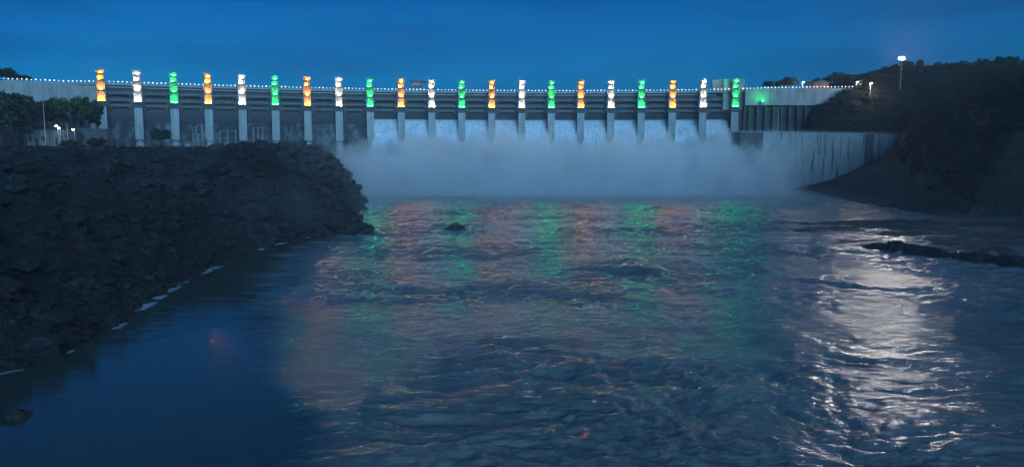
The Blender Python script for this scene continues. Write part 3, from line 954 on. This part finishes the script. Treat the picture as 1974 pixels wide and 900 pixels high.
def islet(px, py, wpx, dep, ht, lab, seed, slant=0.0):
    """low rock standing in the river: its own small rough relief"""
    Y = CAMH * FPX / (py - HOR); X = at(px, py, Y).x; w_ = wpx * Y / FPX / 2
    n_ = 46; g_ = np.linspace(-1.25, 1.25, n_); U, V = np.meshgrid(g_, g_)
    rad = np.sqrt(U ** 2 + V ** 2) + (fbm(U * 1.7 + seed, V * 1.7, seed, 3) - .5) * .9
    z_ = ht * np.clip(1 - rad ** 2, -.5, 1) * (.45 + 1.1 * fbm(U * 4 + seed, V * 3, seed + 5, 4)) + (fbm(U * 9, V * 9, seed + 9, 3) - .5) * ht * .5
    z_ = np.where(rad > 1.1, -1.5, z_)
    co_ = np.stack([U * w_, V * dep + U * slant, z_], -1).reshape(-1, 3)
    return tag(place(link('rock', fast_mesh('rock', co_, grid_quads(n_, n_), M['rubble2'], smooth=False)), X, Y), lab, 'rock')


islet(22, 818, 62, 1.1, .75, 'small dark rock breaking the still water at the lower left', 3, .8)
islet(878, 440, 34, 4.0, 1.6, 'lone dark rock in the rapids below the middle towers', 4)
islet(1750, 434, 125, 9, 2.0, 'low dark rock shelf awash off the right shore', 5, -4)
islet(1725, 482, 60, 5, 2.2, 'rounded dark head of the low rock spit at the right', 6)
islet(662, 446, 110, 9, 3.2, 'dark rocks forming the low point of the left bank', 9)


def h_shelf(X, Y):
    yf = np.interp(X, [96, 104, 122, 150, 200, 260], [226, 218, 184, 163, 146, 135]) + (fbm(X / 9, Y / 9, 111, 3) - .5) * 9
    s_ = Y - yf
    rg = 2.6 * np.exp(-((s_ - 5) / 4.5) ** 2) * (.55 + .9 * fbm(X / 5, Y / 5, 113, 4))
    pt = (fbm(X / 17, Y / 10, 115, 4) - .46) * 4.0 + .35 * sstep(X, 115, 170)
    pt = np.where(s_ > 4, pt, -1.5)
    h = np.maximum(rg * sstep(X, 101, 108) - .6, np.clip(pt, -1.5, .9) * sstep(X, 108, 135) - .1)
    return np.where((s_ < -3) | (X < 101), -1.6, h + (fbm(X / 1.5, Y / 1.5, 117, 3) - .5) * .5)


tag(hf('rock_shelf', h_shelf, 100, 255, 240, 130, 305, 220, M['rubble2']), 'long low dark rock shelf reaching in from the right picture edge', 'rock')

# ------------------------------------------------------------------ terrace buildings, switchyard, poles and lamps
def zt(x, y): return float(h_left(np.array([x]), np.array([y]))[0])


def shed(px0, px1, ytop, Y, label, dep=7, mat='shed', name='shed', roof=.5):
    a_ = at(px0, ytop, Y); b_ = at(px1, ytop, Y); cx_ = (a_.x + b_.x) / 2; w_ = (b_.x - a_.x) / 2; z0 = zt(cx_, Y) - .5; H_ = a_.z - z0
    s_ = thing(name, label, 'building', (cx_, Y, z0), 0)
    MB().box(-w_, w_, 0, dep, 0, H_).build('wall', M[mat], s_)
    MB().box(-w_ - .4, w_ + .4, -.5, dep + .4, H_ + .01, H_ + roof).build('roof', M['roof'], s_)
    MB().box(-w_ * .15, w_ * .15, -.08, -.01, .5, H_ * .6).build('door', M['gate'], s_)
    for q in (-1, 1): MB().box(q * w_ * .62 - w_ * .14, q * w_ * .62 + w_ * .14, -.08, -.01, H_ * .45, H_ * .7).build('window', M['gate'], s_)
    return s_


shed(50, 90, 252, 452, 'pale blue-grey shed at the left, largest of the terrace buildings')
shed(92, 124, 251, 458, 'grey shed in the middle of the terrace building row')
shed(126, 143, 254, 464, 'small dark-grey shed between the grey shed and the tank house', mat='beam')
shed(150, 205, 250, 474, 'long low building with a white tank on its roof', mat='beam')
tk = thing('water_tank', 'white cylindrical tank on the long low building', 'tank', (at(177, 250, 475).x, 477, at(177, 250, 475).z + .4))
MB().tube((0, 0, .1), (0, 0, 3.2), 1.6, 1.6, 14).build('tank_body', M['tower'], tk); MB().tube((0, 0, 3.21), (0, 0, 3.7), 1.6, .4, 14).build('lid', M['shed'], tk)


def lattice(px0, px1, ytop, Y, label, nb=3):
    a_ = at(px0, ytop, Y); b_ = at(px1, ytop, Y); w_ = b_.x - a_.x; z0 = zt(a_.x, Y); H_ = a_.z - z0
    t_ = thing('steel_frame', label, 'steel frame', (a_.x, Y, z0))
    for q in range(nb):
        x_ = w_ * q / (nb - 1)
        m_ = MB()
        for s in (-.5, .5): m_.tube((x_ + s, 0, -.5), (x_ + s * .5, 0, H_), .16, .14, 4)
        for z_ in np.arange(1, H_ - .5, 1.4): m_.tube((x_ - .45, 0, z_), (x_ + .4, 0, z_ + 1.2), .08, .08, 4)
        m_.build('leg', M['galv'], t_)
    for z_ in (H_ * .62, H_): MB().box(-.4, w_ + .4, -.2, .2, z_ - .2, z_ - .02).build('beam', M['galv'], t_)
    return t_


lattice(378, 410, 243, 520, 'tall galvanised switchyard frame before the fourth pier', 4)
lattice(372, 392, 258, 505, 'lower galvanised switchyard frame in front of the tall one', 3)
lattice(424, 454, 252, 522, 'switchyard frame between the fourth and fifth piers', 3)
lattice(488, 506, 246, 524, 'thin switchyard frame between the fifth and sixth piers', 3)
for q, (px, lab) in enumerate(((362, 'first grey transformer box left of the switchyard frames'), (437, 'grey transformer box under the middle switchyard frame'), (497, 'grey transformer box under the right switchyard frame'))):
    p_ = at(px, 280, 515); z0 = zt(p_.x, 515); t_ = thing('transformer', lab, 'transformer', (p_.x, 515, z0), 0, 'switchyard transformers')
    MB().box(-2, 2, 0, 2, -.2, 3.4).build('tank', M['galv'], t_)
    m_ = MB()
    for s in (-1.2, 0, 1.2): m_.tube((s, 1, 3.4), (s, 1, 5.0), .22, .12, 6)
    m_.build('bushing', M['pier'], t_)


def street_lamp(x, y, z0, z1, lens, label, r=.35, heads=1, name='street_lamp', cat='lamp', pr=.14):
    t_ = thing(name, label, cat, (x, y, z0)); H_ = z1 - z0
    MB().tube((0, 0, -.5), (0, 0, H_ - .1), pr * 1.5, pr, 6).build('pole', M['galv'], t_)
    if heads == 1:
        MB().tube((0, 0, H_ - .1), (0, -1.2, H_ + .2), pr * .8, pr * .7, 5).build('arm', M['galv'], t_)
        h_ = MB().box(-r, r, -2.2, -1.0, H_ + .1, H_ + .1 + r * .6).build('lamp_head', M['darkm'] if lens else M['galv'], t_)
        if lens: MB().box(-r * .85, r * .85, -2.1, -1.1, H_ + .1 - r * .7, H_ + .095).build('lens', lens, h_)
    else:
        MB().box(-1.8, 1.8, -.25, .25, H_ - .1, H_ + .25).build('crossarm', M['galv'], t_)
        MB().box(-1.8, 1.8, -.25, .25, H_ + 1.0, H_ + 1.25).build('crossarm', M['galv'], t_)
        MB().box(-.15, .15, -.2, .2, H_ + .25, H_ + 1.0).build('bracket', M['galv'], t_)
        for row in (0, 1):
            zr = H_ + row * 1.1
            for q in range(heads):
                x_ = -1.5 + 3.0 * q / (heads - 1); h_ = MB().box(x_ - .4, x_ + .4, -.9, -.26, zr - .1, zr + .7).build('floodlight', M['darkm'], t_)
                MB().box(x_ - .34, x_ + .34, -.99, -.905, zr, zr + .6).build('lens', lens, h_)
                hd = MB(); hd.box(x_ - .40, x_ - .36, -2.1, -.905, zr - .06, zr + .7); hd.box(x_ + .36, x_ + .40, -2.1, -.905, zr - .06, zr + .7)
                hd.box(x_ - .40, x_ + .40, -2.2, -.905, zr + .705, zr + .74)
                hd.box(x_ - .40, x_ + .40, -2.9, -.905, zr - .10, zr - .065); hd.build('added_hood', M['darkm'], h_)  # plates added to keep the mast's beam off the slope and hillside
    return t_


p_ = at(1738, 116, 585); b_ = at(1738, 155, 585)
mast = street_lamp(p_.x, p_.y, b_.z - 6, p_.z, M['lens_mast'], 'tall floodlight mast glaring white on the right hilltop', heads=4, name='floodlight_mast', pr=.22)
mast.rotation_euler = (0, 0, math.radians(-24))
p_ = at(1547, 159, 622); street_lamp(p_.x, p_.y, 71, p_.z, M['lens_lamp'], 'warm street lamp glowing behind the right parapet among small trees', .5)
p_ = at(1651, 159, 615); street_lamp(p_.x, p_.y, p_.z - 6, p_.z, M['lens_lamp'], 'white street lamp under the dark skyline trees, left one of a pair', .45)
p_ = at(1678, 161, 586); street_lamp(p_.x, p_.y, p_.z - 8, p_.z, M['lens_lamp'], 'white street lamp lowest at the wooded slope, right one of a pair', .5)
p_ = at(1501, 209, 582); street_lamp(p_.x, p_.y, 42.5, p_.z, None, 'tall pale unlit lamp pole behind the retaining wall', .6, pr=.28)
p_ = at(83, 196, 445); street_lamp(p_.x, p_.y, zt(p_.x, 445), p_.z, None, 'thin unlit pole rising above the left sheds', .3, pr=.16)
p_ = at(129, 240, 448); street_lamp(p_.x, p_.y, zt(p_.x, 448), p_.z, None, 'short unlit pole right of the two bright terrace lamps', .3, pr=.12)
for (px, py, lab) in ((111, 243, 'small bright lamp above the grey shed, upper left one of two'), (116, 247, 'small bright lamp above the grey shed, lower right one of two'), (144, 250, 'tiny white lamp left of the roof tank')):
    p_ = at(px, py, 446); street_lamp(p_.x, p_.y, zt(p_.x, 446), p_.z, M['lens_small'], lab, .42, pr=.1)
# green lamp added below the right parapet to make its green patch
p_ = at(1471, 199, 598); fl = thing('added_wall_lamp', 'small added green lamp making the green patch on the right parapet', 'lamp', (p_.x, 599.2, 67.5))
MB().box(-.5, .5, .2, 4.1, -.15, .15).build('bracket', M['galv'], fl); MB().box(-.4, .4, -.3, .3, .16, .4).build('lens', M['lens_greenwash'], fl)
# reddish house behind parapet
a_ = at(1567, 158, 640); b_ = at(1596, 172, 640)
hs = thing('house', 'small reddish house behind the right parapet', 'building', (a_.x, 638, 70))
w_ = b_.x - a_.x; MB().box(0, w_, 0, 8, 0, a_.z - 70 - 1).build('wall', M['red'], hs)
MB().prism([(-.6, a_.z - 71 + .01), (w_ + .6, a_.z - 71 + .01), (w_ * .5, a_.z - 68.5)], -.6, 8.6).build('roof', M['roof'], hs)
for q in (.2, .65): MB().box(w_ * q, w_ * q + 1.5, -.08, -.01, a_.z - 70 - 4, a_.z - 70 - 2.4).build('window', M['shed'], hs)
# white sacks/rocks lit on the slope
p_ = at(1616, 195, 598)

# ------------------------------------------------------------------ spray and air
def vol_box(name, x0, x1, y0, y1, z0, z1, mat, label, cat):
    o = MB().box(x0, x1, y0, y1, z0, z1).build(name, mat); tag(o, label, cat, kind='stuff'); return o


k = N('spray_mist')
pos = k.coord(); sep = k.n('ShaderNodeSeparateXYZ'); k.l(pos, sep.inputs[0]); X_, Y_, Z_ = sep.outputs


def smap(src, a, b, t0=0.0, t1=1.0):
    m_ = k.n('ShaderNodeMapRange', interpolation_type='SMOOTHSTEP'); k.l(src, m_.inputs['Value'])
    m_.inputs['From Min'].default_value = a; m_.inputs['From Max'].default_value = b; m_.inputs['To Min'].default_value = t0; m_.inputs['To Max'].default_value = t1
    return m_.outputs[0]


n1 = k.noise(.022, 3, rough=.55)
n4 = k.noise(.075, 4, rough=.6)
n6 = k.noise(1.0, 3, stretch=(.055, .02, .012), rough=.6)
hi = k.math('ADD', 33.0, k.math('ADD', k.math('MULTIPLY', k.math('SUBTRACT', n6, .5), 52.0), k.math('ADD', k.math('MULTIPLY', k.math('SUBTRACT', n1, .5), 60.0), k.math('MULTIPLY', k.math('SUBTRACT', n4, .5), 40.0))))
fz = k.math('MAXIMUM', k.math('SUBTRACT', 1.0, k.math('DIVIDE', Z_, hi)), 0.0)
fz = k.math('POWER', fz, 1.0)
fx = k.math('MULTIPLY', smap(X_, -135, -100), smap(X_, 166, 196, 1, 0))
fy = k.math('MULTIPLY', smap(Y_, 470, 585), smap(Y_, 606, 622, 1, 0))
d = k.math('MULTIPLY', k.math('MULTIPLY', fz, fx), k.math('MULTIPLY', fy, k.math('MULTIPLY', k.ramp(n1, (.25, .4), (.7, 1.0)), k.ramp(n4, (.34, .25), (.64, 1.8)))))
d = k.math('MULTIPLY', d, .45)
veil = k.math('MULTIPLY', k.math('MULTIPLY', smap(Z_, -1, 9, 1, 0), smap(Y_, 330, 560)), k.math('MULTIPLY', fx, .010))
d = k.math('ADD', d, k.math('MULTIPLY', veil, smap(Y_, 606, 622, 1, 0)))
pv = k.n('ShaderNodeVolumePrincipled'); pv.inputs['Color'].default_value = (.95, .98, 1.0, 1); pv.inputs['Anisotropy'].default_value = -0.05
k.l(d, pv.inputs['Density']); k.l(pv.outputs[0], k.o.inputs['Volume'])
vol_box('mist', -140, 226, 325, 624, -.9, 62, k.m, 'pale spray rising in front of the falling water', 'mist')

k = N('evening_air')
pv = k.n('ShaderNodeVolumePrincipled'); pv.inputs['Color'].default_value = (.80, .90, 1.0, 1); pv.inputs['Density'].default_value = .00012
k.l(pv.outputs[0], k.o.inputs['Volume'])
vol_box('haze', -700, 700, -60, 900, -4.2, 128, k.m, 'thin blue evening haze filling the valley', 'haze')
